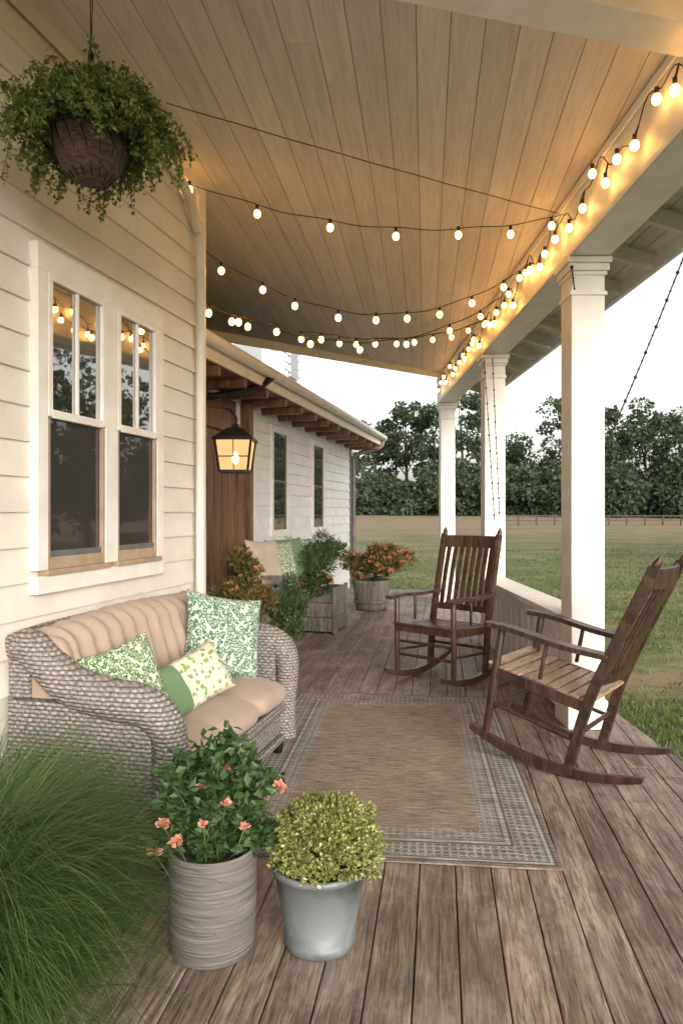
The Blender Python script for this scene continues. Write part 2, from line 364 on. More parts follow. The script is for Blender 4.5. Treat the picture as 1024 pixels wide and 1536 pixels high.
pat2=math_(nt,'ABSOLUTE',math_(nt,'SINE',math_(nt,'MULTIPLY',math_(nt,'ADD',X,Y),k*1.5)))
pp=math_(nt,'GREATER_THAN',math_(nt,'ABSOLUTE',pat),math_(nt,'MULTIPLY',pat2,.62))
inb=math_(nt,'MULTIPLY',math_(nt,'GREATER_THAN',e,.05),math_(nt,'LESS_THAN',e,.148))
inb2=math_(nt,'MULTIPLY',math_(nt,'GREATER_THAN',e,.195),math_(nt,'LESS_THAN',e,.268))
pf=math_(nt,'MULTIPLY',pp,math_(nt,'ADD',math_(nt,'MULTIPLY',inb,.8),math_(nt,'MULTIPLY',inb2,.5)))
c=mixc(nt,pf,bands.outputs[0],(.12,.108,.10))
mp=nd(nt,'ShaderNodeMapping'); mp.inputs['Scale'].default_value=(9,120,1); nt.links.new(tc.outputs['Object'],mp.inputs['Vector'])
s1=noise(nt,mp.outputs[0],1.,5,.75); r=ramp(nt,[(.38,.34),(.60,1.22)]); nt.links.new(s1,r.inputs[0]); c=mixc(nt,1.,c,r.outputs[0],'MULTIPLY')
r=ramp(nt,[(.3,.8),(.7,1.12)]); nt.links.new(wn,r.inputs[0]); c=mixc(nt,1.,c,r.outputs[0],'MULTIPLY')
fw=noise(nt,tc.outputs['Object'],260,2); r=ramp(nt,[(.35,.55),(.6,1.15)]); nt.links.new(fw,r.inputs[0]); c=mixc(nt,1.,c,r.outputs[0],'MULTIPLY')
nt.links.new(c,b.inputs['Base Color']); b.inputs['Roughness'].default_value=.95; bump(nt,s1,b,.6,.006)
g=MB(); 
def rf(u,v): return (u*RW,v*RL,.008+.0025*math.sin(u*9+v*5)*math.sin(v*13))
g.grid(rf,40,60,0); 
g.box(0,RW,-.001,.006,.0006,.007,0); g.box(RW-.006,RW+.001,0,RL,.0006,.007,0)
g.box(0.0,RW,RL-.004,RL+.001,.0006,.007,0)
RM=rotz_frame(.105,(0,0,.002)); RM.translation=Vector((.80,2.53,.002))-RM.to_3x3()@Vector((RW,0,0))
g.build('area_rug',[m_rug],RM)
# ------------------------------------------------------------------ ceiling
g=MB(); C0=rotz_frame(.12,(0,0,0)); x=-3.2; 
while x<1.6:
    y=-.6-rng.uniform(0,2)
    while y<10.2:
        L=rng.uniform(3.6,5.6); e=min(y+L,10.2)
        g.box(x+.0014,x+.1361,y+.0004,e-.0004,0,.012,0); y=e
    x+=.1375
ceil=g.build('porch_ceiling',[m_ceil],Matrix.Translation((0,0,3.26))@Matrix.Rotation(math.radians(2.2),4,'Y')@C0)
bpy.context.view_layer.update()
FA=Vector((-1.5,7.7,0)); FB=Vector((1.4,9.6,0)); fd=(FB-FA).normalized(); fn=Vector((-fd.y,fd.x,0))
clip(ceil,FA,fn); clip(ceil,(1.45,0,0),(1,0,0))
bv=ceil.modifiers.new('b','BEVEL'); bv.width=.003; bv.segments=1
def poly_slab(mb,pts,z0f,th,mat):
    n=len(pts); V=[(p[0],p[1],z0f(*p)) for p in pts]+[(p[0],p[1],z0f(*p)+th) for p in pts]
    F=[tuple(range(n))[::-1],tuple(range(n,2*n))]+[(i,(i+1)%n,n+(i+1)%n,n+i) for i in range(n)]
    mb.add(V,F,mat)
g=MB(); zf=lambda X,Y: 3.285-.0384*X
poly_slab(g,[(-3.4,-.8),(1.62,-.8),(1.62,9.75),(FB.x,FB.y+.03),(FA.x-1.2,FA.y-.75)],zf,.16,0)
zs=lambda X,Y: 3.16-.30*(X-1.6)
poly_slab(g,[(1.622,-.8),(2.16,-.8),(2.02,10.1),(1.622,9.75)],lambda X,Y:zs(X,Y)+.03,.12,0)
for i in range(5):
    x0=1.61+i*.1; g.add([(x0,-.8,zs(x0,0)),(x0+.094,-.8,zs(x0+.094,0)),(x0+.094,10,zs(x0+.094,0)),(x0,10,zs(x0,0)),
      (x0,-.8,zs(x0,0)+.02),(x0+.094,-.8,zs(x0+.094,0)+.02),(x0+.094,10,zs(x0+.094,0)+.02),(x0,10,zs(x0,0)+.02)],[(0,3,2,1),(4,5,6,7),(0,1,5,4),(1,2,6,5),(2,3,7,6),(3,0,4,7)],1)
for i in range(19):
    y=-.4+i*.56; g.bar((1.60,y,3.09),(2.06,y,2.95),.045,.09,1)
g.box(2.10,2.135,-.8,10.1,2.93,3.12,2)
p=Vector((FA.x-1.2,FA.y-.75,3.33)); q=Vector((1.37,9.61,3.22)); g.bar(p,q,.03,.16,2)
g.build('porch_roof',[m_roof,m_ceil,m_paint])
g=MB(); g.box(1.37,1.60,-.8,10.05,2.83,3.30,0); g.box(1.352,1.366,-.8,10.0,3.15,3.195,0); g.box(1.355,1.367,-.8,10.0,2.826,2.86,0)
g.build('porch_beam',[m_paint],bevel=.004)
g=MB(); g.bar((-1.2,2.06,3.225),(1.352,2.62,3.135),.17,.17,0); g.build('ceiling_cross_beam',[m_paint],bevel=.004)
for (cx,cy) in ((1.478,4.3),(1.49,6.9),(1.49,9.9)):
    g=MB(); h=.10
    g.box(cx-h,cx+h,cy-h,cy+h,0,2.825,0)
    for (a,z0,z1) in ((.135,2.79,2.827),(.122,2.745,2.789),(.112,2.72,2.744),(.112,2.60,2.625),(.13,0.001,.14),(.115,.141,.17)):
        g.box(cx-a,cx+a,cy-a,cy+a,z0,z1,0)
    g.build('porch_column',[m_paint],bevel=.005)
g=MB()
for (ya,yb) in ((4.41,6.79),):
    g.box(1.43,1.53,ya,yb,.03,.62,0); g.box(1.36,1.60,ya-.001,yb,.62,.66,0); g.box(1.405,1.429,ya,yb,.03,.12,0); g.box(1.405,1.429,ya,yb,.54,.618,0)
    n=int((yb-ya)/.17)
    for i in range(n+1):
        y=ya+i*(yb-ya-.03)/n; g.box(1.415,1.429,y,y+.03,.121,.539,0)
g.build('porch_low_wall',[m_paint],bevel=.004)
# ------------------------------------------------------------------ farmhouse
house=empty('farmhouse',HW)
def siding(mb,y0,y1,x,z0,z1,mat,axis='y',rev=.14,sgn=1):
    z=z0
    while z<z1-1e-4:
        t=min(z+rev,z1)
        if axis=='y': V=[(x,y0,z),(x+.018,y0,z),(x+.003,y0,t),(x,y0,t),(x,y1,z),(x+.018,y1,z),(x+.003,y1,t),(x,y1,t)]
        else: V=[(y0,x,z),(y0,x+sgn*.018,z),(y0,x+sgn*.003,t),(y0,x,t),(y1,x,z),(y1,x+sgn*.018,z),(y1,x+sgn*.003,t),(y1,x,t)]
        mb.add(V,[(0,1,2,3),(7,6,5,4),(0,4,5,1),(1,5,6,2),(2,6,7,3)],mat); z=t
def hb(mb,name,mats,bevel=0):
    o=mb.build(name,mats,None,bevel); o.parent=house; return o
g=MB(); siding(g,-1.5,4.40,0,-.1,3.42,0); g.box(-.2,-.001,-1.5,4.45,-.2,3.42,0)
g.box(-.02,.03,4.38,4.475,-.1,3.36,1); g.box(-.12,-.02,4.452,4.475,-.1,3.36,1)
siding(g,-1.6,-.12,4.45,-.1,3.42,0,'x'); hb(g,'main_wall',[m_side,m_paint])
g=MB(); g.tube(spline([(.06,4.33,0.1),(.06,4.33,2.75),(.055,4.30,2.98),(.05,4.18,3.14),(.045,4.0,3.22),(.04,3.8,3.27)],8),.028,10,0); hb(g,'downspout',[m_side])
g=MB(); g.box(.02,.035,-1.5,4.38,3.24,3.33,0); hb(g,'frieze_board',[m_side],.003)
def dh_window(mb,y0,y1,z0,z1,x,zm,munt=True):
    fr=.028
    mb.box(x,x+.012,y0,y1,zm,z1,3); mb.box(x-.004,x+.006,y0,y1,z0,zm,4)
    for (a,b,c,d) in ((y0,y0+fr,zm-.0,z1),(y1-fr,y1,zm,z1),(y0+fr,y1-fr,z1-fr,z1),(y0+fr,y1-fr,zm-.005,zm+.03)): mb.box(x+.012,x+.032,a,b,c,d,0)
    for (a,b,c,d) in ((y0,y0+fr*.8,z0,zm-.008),(y1-fr*.8,y1,z0,zm-.008),(y0+fr*.8,y1-fr*.8,z0,z0+.05)): mb.box(x+.0065,x+.024,a,b,c,d,1)
    mb.box(x+.0065,x+.02,y0+fr*.8,y1-fr*.8,z0+.05,z0+.075,2)
    if munt: m=(y0+y1)/2; mb.box(x+.012,x+.026,m-.008,m+.008,zm+.03,z1-fr,0)
g=MB(); x=.02
A,B,C_,D_=2.935,3.35,3.45,3.835
dh_window(g,A,B,1.065,2.275,x,1.69); dh_window(g,C_,D_,1.065,2.275,x,1.69)
y0,y1=2.87,3.90
for (a,b,c,d) in ((y0,A,1.065,2.275),(B,C_,1.065,2.275),(D_,y1,1.065,2.275),(y0,y1,2.275,2.38)): g.box(0,.05,a,b,c,d,0)
g.box(0,.05,y0,y1,.97,1.043,0); g.box(0,.065,A-.02,B+.02,1.043,1.065,1); g.box(0,.065,C_-.02,D_+.02,1.043,1.065,1)
hb(g,'double_window',[m_paint,m_tanframe,m_gray,m_glass,m_screen],.003)
XW=-.95
g=MB(); siding(g,7.55,12.62,XW,-.3,2.62,0); g.box(XW-3,XW-.001,4.5,12.62,-.3,2.62,0)
g.box(XW,XW+.03,12.55,12.65,-.3,2.6,1); siding(g,XW-3,XW,12.62,-.3,2.62,0,'x')
siding(g,4.5,6.2,XW,-.3,2.62,0)
hb(g,'wing_wall',[m_side2,m_gray])
def wwin(mb,y0,y1,z0,z1,x):
    mb.box(x,x+.035,y0-.07,y0,z0-.08,z1+.08,0); mb.box(x,x+.035,y1,y1+.07,z0-.08,z1+.08,0)
    mb.box(x,x+.035,y0,y1,z1,z1+.08,0); mb.box(x,x+.035,y0,y1,z0-.08,z0,0)
    mb.box(x,x+.02,y0,y1,z0,z1,1)
    zm=(z0+z1)/2; mb.box(x+.02,x+.03,y0,y1,zm-.015,zm+.015,2); mb.box(x+.02,x+.03,y0,y0+.03,z0,z1,2); mb.box(x+.02,x+.03,y1-.03,y1,z0,z1,2)
g=MB(); wwin(g,8.45,8.95,1.08,2.27,XW); wwin(g,10.2,10.72,1.08,2.27,XW); wwin(g,7.62,7.78,.5,2.2,XW); hb(g,'wing_windows',[m_paint,m_glass,m_gray],.003)
g=MB(); g.box(XW,XW+.05,6.3,7.2,0,2.1,0); g.box(XW,XW+.09,6.22,6.3,0,2.2,0); g.box(XW,XW+.09,7.2,7.3,0,2.2,0); g.box(XW,XW+.09,6.3,7.2,2.1,2.2,0)
for i in range(5): g.box(XW+.05,XW+.058,6.33+i*.17,6.48+i*.17,.1,2.0,0)
g.box(XW,XW+.12,7.42,7.54,0,2.45,0); g.box(XW,XW+.02,7.3,7.42,0,2.45,1); g.box(XW,XW+.02,6.2,7.3,2.2,2.45,0)
hb(g,'wooden_door',[m_brown,m_side2],.003)
g=MB(); s=.56; xe=-.46; ze=2.62; y0,y1=4.5,13.0
def rz(x): return ze+s*(xe-x)
xr=-3.0
g.add([(xe,y0,rz(xe)),(xr,y0,rz(xr)),(xr,y1,rz(xr)),(xe,y1,rz(xe)),(xe,y0,rz(xe)+.06),(xr,y0,rz(xr)+.06),(xr,y1,rz(xr)+.06),(xe,y1,rz(xe)+.06)],
 [(0,1,2,3),(7,6,5,4),(0,3,7,4),(0,4,5,1),(2,6,7,3),(1,5,6,2)],0)
g.add([(xr,y0,rz(xr)+.06),(xr-2.6,y0,rz(xr)-1.4),(xr-2.6,y1,rz(xr)-1.4),(xr,y1,rz(xr)+.06)],[(0,1,2,3)],0)
g.box(xe,xe+.025,y0,y1,2.50,2.69,1)
g.tube([(xe+.07,y0,2.64),(xe+.07,y1+.03,2.64)],.05,12,1)
g.box(XW,xe,y0,y1,2.50,2.515,2)
for i in range(15): g.box(XW,xe,y0+.1+i*.58,y0+.17+i*.58,2.42,2.499,2)
g.add([(xe,y1,2.52),(xr,y1,rz(xr)),(xe,y1-.02,2.70),(xr,y1-.02,rz(xr)+.08)],[(0,1,3,2)],1)
g.add([(XW,12.63,2.6),(xr-2.0,12.63,2.6),(xr,12.63,rz(xr))],[(0,1,2)],1)
hb(g,'wing_roof',[m_roof,m_paint,m_brown],.003)
g=MB(); g.tube(spline([(xe+.07,12.9,2.6),(xe,12.85,2.45),(XW+.07,12.7,2.3),(XW+.06,12.68,2.0),(XW+.06,12.68,0)],6),.035,8,0)
g.tube(spline([(xe+.06,6.9,2.60),(xe,6.75,2.50),(-.62,6.5,2.40),(-.78,6.25,2.33),(XW+.02,6.0,2.28)],6),.032,8,1)
hb(g,'gutter_downspouts',[m_gray,m_metal])
g=MB(); a,b_,c,d_=-2.6,-1.35,10.0,10.9
g.box(a,b_,c,d_,2.7,4.6,0); siding(g,c,d_,b_,2.9,4.6,0,rev=.12); siding(g,a,b_,c,2.9,4.6,0,'x',rev=.12,sgn=-1)
g.box(b_-.05,b_+.03,c-.03,c+.05,2.8,4.6,1)
g.box(b_+.02,b_+.05,10.3,10.65,3.3,4.0,2); g.box(-2.05,-1.62,c-.05,c-.02,3.35,4.1,2); g.box(-2.11,-2.05,c-.06,c-.02,3.3,4.15,1); g.box(-1.62,-1.56,c-.06,c-.02,3.3,4.15,1); g.box(-2.05,-1.62,c-.06,c-.02,3.3,3.35,1)
g.box(a-.2,b_+.25,c-.25,d_+.2,4.6,4.7,3)
hb(g,'dormer',[m_side2,m_paint,m_glass,m_roof])
# ------------------------------------------------------------------ lantern
m_warmglass=emis('lantern_glass',(1.,.56,.22),1.3,.25)
m_flame=emis('lantern_bulb',(1.,.55,.2),70)
g=MB(); LX,LY,LZ=-.735,4.86,1.74
def frus(mb,r0,r1,z0,z1,mat,c=(LX,LY)):
    V=[(c[0]+sx*r0,c[1]+sy*r0,z0) for sx,sy in ((-1,-1),(1,-1),(1,1),(-1,1))]+[(c[0]+sx*r1,c[1]+sy*r1,z1) for sx,sy in ((-1,-1),(1,-1),(1,1),(-1,1))]
    mb.add(V,[(3,2,1,0),(4,5,6,7),(0,1,5,4),(1,2,6,5),(2,3,7,6),(3,0,4,7)],mat)
z0=LZ-.15
frus(g,.092,.117,z0,z0+.20,1); frus(g,.105,.105,z0-.018,z0-.001,0); frus(g,.14,.135,z0+.201,z0+.222,0); frus(g,.13,.05,z0+.223,z0+.29,0); frus(g,.03,.02,z0+.291,z0+.32,0)
for sx in (-1,1):
    for sy in (-1,1): g.bar((LX+sx*.096,LY+sy*.096,z0-.01),(LX+sx*.122,LY+sy*.122,z0+.2),.012,.012,0)
g.bar((LX+.002,LY-.098,z0),(LX+.002,LY-.121,z0+.2),.006,.006,0)
g.bar((LX-.1,LY-.106,z0+.09),(LX+.1,LY-.106,z0+.09),.008,.008,0)
g.lathe([(.001,-.03),(.022,-.01),(.022,.02),(.01,.05),(.001,.06)],(LX,LY,z0+.07),12,2)
wc=HW@Vector((-.02,4.478,LZ+.22))
g.tube(spline([(LX,LY,z0+.31),(LX,LY,z0+.37),(LX-.05,LY-.08,z0+.42),(wc.x,wc.y,wc.z)],6),.011,8,0)
g.build('wall_lantern',[m_metal,m_warmglass,m_flame])
# ------------------------------------------------------------------ string lights
m_core=emis('bulb_glow',(1.,.48,.11),24); m_wire=noisy('string_wire',(.02,.014,.01),(.04,.03,.02),20,.6,0)
def ico(r,c,sub=2):
    bm=bmesh.new(); bmesh.ops.create_icosphere(bm,subdivisions=sub,radius=r); v=[(a.co.x+c[0],a.co.y+c[1],a.co.z*1.2+c[2]) for a in bm.verts]; bm.verts.index_update(); f=[[q.index for q in p.verts] for p in bm.faces]; bm.free(); return v,f
def bulb(mb,p,drop=.05,tilt=None):
    x,y,z=p
    t=tilt or (rng.uniform(-.015,.015),rng.uniform(-.015,.015))
    c=(x+t[0],y+t[1],z-drop-.03)
    mb.tube([(x,y,z),(c[0],c[1],c[2]+.042)],[.004,.006],6,0); mb.tube([(c[0],c[1],c[2]+.050),(c[0],c[1],c[2]+.020)],.010,8,0)
    v,f=ico(.0205,c,2); mb.add(v,f,1,True)
def string(name,a,b,sag,n,drop=.02,ts=None,r=.004):
    g=MB(); a=Vector(a);b=Vector(b); pts=[]
    for i in range(41):
        t=i/40; p=a.lerp(b,t); p.z-=sag*4*t*(1-t)+.006*math.sin(t*31)*(1 if sag>.05 else .2); pts.append(p)
    g.tube(pts,r,6,0)
    for t in (ts if ts is not None else [(i+.5)/n for i in range(n)]):
        p=a.lerp(b,t); p.z-=sag*4*t*(1-t)+.006*math.sin(t*31); bulb(g,p,drop+rng.uniform(-.005,.012))
    g.build(name,[m_wire,m_core])
string('string_lights',(-.93,4.07,3.23),(1.36,4.35,3.14),.17,7,.015,[.02,.19,.375,.55,.72,.86,.97],.0028)
string('string_lights',(-.90,4.42,2.98),(1.36,5.0,3.08),.40,9,.015,[.06,.17,.27,.39,.5,.59,.7,.8,.9,.985],.0032)
string('string_lights',(-.90,4.32,2.60),(1.36,6.8,3.15),.20,13,.015,[.03,.08,.13,.2,.27,.33,.39,.45,.52,.6,.68,.76,.84,.92],.0055)
string('string_lights',(-.9,4.34,2.63),(1.36,5.9,3.12),.33,0,.015,[.01,.1,.3,.45,.62,.78,.9])
string('string_cable',(-.80,3.2,3.17),(1.36,4.25,3.10),.01,0,ts=[],r=.0025)
g=MB(); pts=[];ys=np.arange(1.9,9.7,.04)
for i,y in enumerate(ys): pts.append((1.338,y,3.06+.05*math.sin(y*9)+.03*math.sin(y*23)))
g.tube(pts,.003,6,0)
i=0;y=2.0
while y<9.6:
    z=3.06+.05*math.sin(y*9)+.03*math.sin(y*23)
    bulb(g,(1.338,y,z),.01 if i%2 else .07,(-.012 if i%3 else -.025,rng.uniform(-.02,.02))); i+=1; y+=rng.uniform(.13,.26)
g.build('string_lights',[m_wire,m_core])
def chain(a,b,sag):
    g=MB(); a=Vector(a);b=Vector(b); pts=[]
    for i in range(31):
        t=i/30; p=a.lerp(b,t); p.z-=sag*4*t*(1-t); pts.append(p)
    g.tube(pts,.004,5,0); L=(b-a).length; n=int(L/.05)
    for i in range(n):
        t=i/n; p=a.lerp(b,t); p.z-=sag*4*t*(1-t); v,f=ico(.007 if i%3 else .011,p,1); g.add(v,f,0,True)
    g.build('hanging_chain',[m_metal])
chain((2.02,3.95,2.98),(1.60,4.3,1.66),.03); chain((1.37,4.17,2.76),(1.60,4.45,1.90),.06)
chain((1.38,6.78,2.80),(1.44,6.6,1.22),.0); chain((1.46,6.78,2.80),(1.49,6.6,1.25),.04)
# ------------------------------------------------------------------ sofa
SF=rotz_frame(.25,(-1.27,2.60,0)); SL=1.45
sofa=empty('wicker_sofa',SF)
g=MB()
g.box(.06,.64,.06,SL-.06,.09,.27,0); g.box(.0,.09,.05,SL-.05,.09,.76,0)
for s0,sg in ((.07,-1),(SL-.07,1)):
    g.box(.02,.61,s0-.05,s0+.05,.09,.60,0)
    path=spline([(.03,s0,.80),(.10,s0,.78),(.26,s0+.015*sg,.665),(.43,s0+.02*sg,.622),(.56,s0+.02*sg,.605),(.64,s0+.012*sg,.55),(.665,s0,.45),(.65,s0,.28),(.65,s0,.09)],8)
    n=len(path); g.tube(path,[.06+.016*math.sin(math.pi*min(1,i/n*1.35)) for i in range(n)],22,0)
g.tube(spline([(.03,.05,.79),(.02,.3,.80),(.02,SL/2,.80),(.02,SL-.3,.80),(.03,SL-.05,.79)],8),.055,18,0)
g.tube([(.65,.08,.26),(.65,SL-.08,.26)],.025,12,0); g.tube([(.65,.08,.10),(.65,SL-.08,.10)],.022,12,0)
o=g.build('wicker_frame',[m_wick],None,.02,seg=3); o.parent=sofa
g=MB()
for (t,s_) in ((.08,.1),(.62,.1),(.08,SL-.1),(.62,SL-.1)): g.lathe([(.035,.09),(.03,.05),(.022,0)],(t,s_,0.001),14,0)
o=g.build('legs',[m_metal]); o.parent=sofa
def rbox(mb,c,hs,p=5,q=2.6,mat=0,M=None,crown=.12,nu=40,nv=24,wr=0.0):
    def fn(u,v):
        a=2*math.pi*u; t=math.pi*(v-.5)
        ct,st=math.cos(t),math.sin(t); ca,sa=math.cos(a),math.sin(a)
        e1=2/p; e2=2/q
        f=lambda w_,e: math.copysign(abs(w_)**e,w_)
        x=f(ct,e2)*f(ca,e1); y=f(ct,e2)*f(sa,e1); z=f(st,e2)
        z*=1+crown*(1-x*x)*(1-y*y)
        wz=wr*math.sin(7*x+3*y)*math.sin(5*y+2*x)
        return (c[0]+x*hs[0],c[1]+y*hs[1],c[2]+z*hs[2]+wz)
    mb.grid(fn,nu,nv,mat,True,M)
g=MB(); W3=(SL-.26)/3
for i in range(3): rbox(g,(.425,.13+W3*(i+.5),.355),(.275,W3/2-.001,.08),6,2.6,0,None,.22,64,30,.004)
o=g.build('seat_cushions',[m_cush]); o.parent=sofa
g=MB(); s0,s1=.10,SL-.10; nch=12
def bk(u,v):
    s_=s0+(s1-s0)*u; ph=u*nch*math.pi
    endf=min(1,min(u,1-u)/.035)**.5
    if v<.62:
        vv=v/.62; z=.40+.36*vv
        if vv>.5: lobe=abs(math.sin(ph))**.65
        else:
            k=(.5-vv)/.5; lobe=(abs(math.sin(ph)))**.65*(1-k)+(abs(math.cos(ph*.5)))**.4*k*.8
        x=.22-.06*vv
        d1=math.exp(-((vv-.5)/.08)**2)*math.exp(-(math.sin(ph)/.45)**2)
        out=.068*lobe+.028*math.sin(math.pi*min(1,vv*1.0))-.035*d1
        x+=out*endf
    else:
        lobe=abs(math.sin(ph))**.65
        a=(v-.62)/.38*math.pi*.95; r=.065+.028*lobe
        x=.105+ (.055+.068*lobe*endf)*math.cos(a) ; z=.76+ r*math.sin(a)*(.7+.3*endf)
        if a>math.pi/2: x=.105+.1*math.cos(a)
    z+= .035*math.sin(math.pi*u)*(v)
    return (x,s_,z)
g.grid(bk,289,64,0)
for i in range(1,nch):
    u=i/nch; g.lathe([(.001,.008),(.009,.006),(.012,0)],(0,0,0),12,1,True,Matrix.Translation((.195,s0+(s1-s0)*u,.585))@Matrix.Rotation(math.pi/2,4,'Y'))
for s_ in (s0,s1): rbox(g,(.145,s_,.60),(.10,.035,.23),4,3,0,None,0,30,20)
o=g.build('tufted_back',[m_cush,m_btn]); o.parent=sofa
def pillow(name,mat,w,h,th,loc,normal,roll=0,parent=None,mats=None,split=None,pw_=3.0):
    g=MB(); n=34
    for sg in (1,-1):
        def fn(u,v):
            a=u*2-1;b=v*2-1
            X=a*w/2*(1-.10*(1-b*b)*abs(a)**4); Y=b*h/2*(1-.10*(1-a*a)*abs(b)**4)
            Z=sg*th/2*((1-abs(a)**pw_)*(1-abs(b)**pw_))**.55
            Z+=sg*.006*math.sin(9*a+4*b)*math.cos(5*b-3*a)*(1-a*a)*(1-b*b)
            return (X,Y,Z)
        g.grid(fn,n,n,0)
    if split is not None:
        VV=np.concatenate(g.v)
        for i,f in enumerate(g.f):
            if VV[f,0].mean()<split: g.m[i]=1
    nz=Vector(normal).normalized(); up=Vector((0,0,1)); xa=up.cross(nz).normalized(); ya=nz.cross(xa)
    M=Matrix((xa,ya,nz)).transposed().to_4x4(); M.translation=Vector(loc); M=M@Matrix.Rotation(roll,4,'Z')
    ob=g.build(name,mats or [mat]); ob.matrix_world=M; return ob
fn_=lambda x,y,z:(SF.to_3x3()@Vector((x,y,z)))
pl=lambda t,s_,z: SF@Vector((t,s_,z))
pillow('throw_pillow',m_p1,.34,.34,.13,pl(.35,.30,.61),fn_(1,-.4,.3),.2)
pillow('throw_pillow',m_p2,.45,.44,.15,pl(.40,1.13,.66),fn_(.9,-.62,.28),-.22)
pillow('lumbar_pillow',m_p3,.44,.25,.14,pl(.46,.64,.55),fn_(1,-.45,.6),.24,mats=[m_p3,m_green],split=-.08)
# ------------------------------------------------------------------ rocking chairs
def rocking_chair(loc,fwd,tilt,mats,slatmat=1,wd=.255,rx=(-.56,.44)):
    g=MB(); R=1.15
    T=Matrix.Translation((0,0,R))@Matrix.Rotation(-tilt,4,'Y')@Matrix.Translation((0,0,-R))
    arc=lambda x: R-math.sqrt(R*R-x*x)
    for sy in (-1,1):
        y=sy*wd
        n=22; V=[];
        for i in range(n+1):
            x=rx[0]+(rx[1]-rx[0])*i/n
            z=arc(x); hh=.05*(1-.45*min(1,abs((x+.06)/.5))**3)
            for (dy,dz) in ((-.016,0),(.016,0),(.016,hh),(-.016,hh)): V.append((x,y+dy,z+dz))
        F=[]
        for i in range(n):
            for k in range(4): F.append((i*4+k,i*4+(k+1)%4,(i+1)*4+(k+1)%4,(i+1)*4+k))
        F+=[(3,2,1,0),(n*4,n*4+1,n*4+2,n*4+3)]
        g.add(V,F,0,False,T)
        g.tube([(.25,y,.05),(.255,y,.3),(.265,y,.63)],[.018,.022,.019],12,0,T)
        P=spline([(-.20,y,.04),(-.235,y,.42),(-.31,y,.75),(-.40,y,1.12)],8); n=len(P)
        for i in range(n-1): g.bar(P[i],P[i+1]+(P[i+1]-P[i])*.02,.036,.048,0,(1,0,0),T)
        g.tube([(-.40,y,1.11),(-.409,y,1.14),(-.418,y,1.175)],[.017,.021,.006],10,0,T)
        A=spline([(.35,y+sy*.012,.635),(.2,y+sy*.018,.648),(-.05,y+sy*.012,.642),(-.285,y,.655)],6); n=len(A)
        for i in range(n-1):
            wv=.078 if i>2 else .068; g.bar(A[i],A[i+1]+(A[i+1]-A[i])*.02,wv,.026,0,(0,0,1),T)
        g.tube([(.02,y,.44),(.02,y,.635)],.011,8,0,T)
        g.bar((.25,y,.40),(-.23,y,.385),.03,.055,0,(0,0,1),T)
        g.tube([(.25,y,.23),(-.21,y,.21)],.011,8,0,T)
    g.tube([(.25,-wd,.20),(.25,wd,.20)],.012,8,0,T); g.tube([(.25,-wd,.30),(.25,wd,.30)],.011,8,0,T); g.tube([(-.215,-wd,.24),(-.215,wd,.24)],.012,8,0,T)
    g.bar((.265,-wd,.405),(.265,wd,.405),.03,.055,0,(0,0,1),T)
    n=9
    for i in range(n):
        x=.275-.5*i/(n-1); z=.438-.018*math.sin(math.pi*i/(n-1))-.02*(i/(n-1)); g.bar((x,-wd-.012,z),(x,wd+.012,z),.052,.016,slatmat,(0,0,1),T)
    def rail(x,z,hgt,bow):
        pts=[(x-bow*(1-(k/6-1)**2),-wd+2*wd*k/12,z) for k in range(13)]
        for k in range(12): g.bar(pts[k],Vector(pts[k+1]),.02,hgt,0,(0,0,1),T)
    rail(-.385,1.06,.10,.035); rail(-.26,.53,.05,.03)
    for i in range(8):
        y=-wd+.055+(2*wd-.11)*i/7; bow=1-(y/wd)**2
        P=spline([(-.262-.03*bow,y,.54),(-.315-.034*bow,y,.79),(-.383-.035*bow,y,1.03)],4)
        for k in range(len(P)-1): g.bar(P[k],P[k+1]+(P[k+1]-P[k])*.02,.038,.012,0,(1,0,0),T)
    f=Vector((fwd[0],fwd[1],0)).normalized(); l=Vector((0,0,1)).cross(f)
    M=Matrix((f,l,Vector((0,0,1)))).transposed().to_4x4(); M.translation=Vector(loc)
    return g.build('rocking_chair',mats,M,bevel=.003)
rocking_chair((1.275,3.62,.004),(-.78,.62),math.radians(11),[m_chair,m_slat],rx=(-.54,.34))
rocking_chair((.80,5.45,.004),(-.66,-.75),math.radians(1),[m_chair2,m_chair2],rx=(-.5,.40))
# ------------------------------------------------------------------ pots and plants
m_soil=noisy('soil',(.02,.014,.01),(.05,.035,.025),60,.95,.6,.01)
m_rib,nt,b=nm('ribbed_grey_pot'); tc=nd(nt,'ShaderNodeTexCoord'); mp=nd(nt,'ShaderNodeMapping'); mp.inputs['Scale'].default_value=(3,3,120); nt.links.new(tc.outputs['Object'],mp.inputs['Vector'])
f=noise(nt,mp.outputs[0],1.,4,.6); r=ramp(nt,[(.3,(.07,.064,.06)),(.55,(.15,.138,.128)),(.75,(.23,.215,.20))]); nt.links.new(f,r.inputs[0]); nt.links.new(r.outputs[0],b.inputs['Base Color']); b.inputs['Roughness'].default_value=.75
bump(nt,f,b,1.,.008)
m_zinc=noisy('zinc',(.075,.09,.10),(.20,.22,.235),5,.5,.4,.004,detail=10,metal=.3,lo=.38,hi=.58)
PX,PY=-.385,2.10
g=MB(); g.lathe([(0,0),(.118,0),(.126,.012),(.131,.15),(.132,.29),(.130,.305),(.122,.306),(.118,.27)],(PX,PY,0.001),56,0); g.lathe([(.12,.268),(0,.272)],(PX,PY,0),30,1)
g.build('grey_planter_pot',[m_rib,m_soil])
QX,QY=-.065,2.12
g=MB(); g.lathe([(0,0),(.098,0),(.108,.006),(.109,.03),(.104,.036),(.138,.225),(.146,.228),(.150,.238),(.148,.25),(.140,.25),(.134,.215)],(QX,QY,0.001),56,0); g.lathe([(.135,.213),(0,.22)],(QX,QY,0),30,1)
g.build('zinc_bucket_pot',[m_zinc,m_soil])
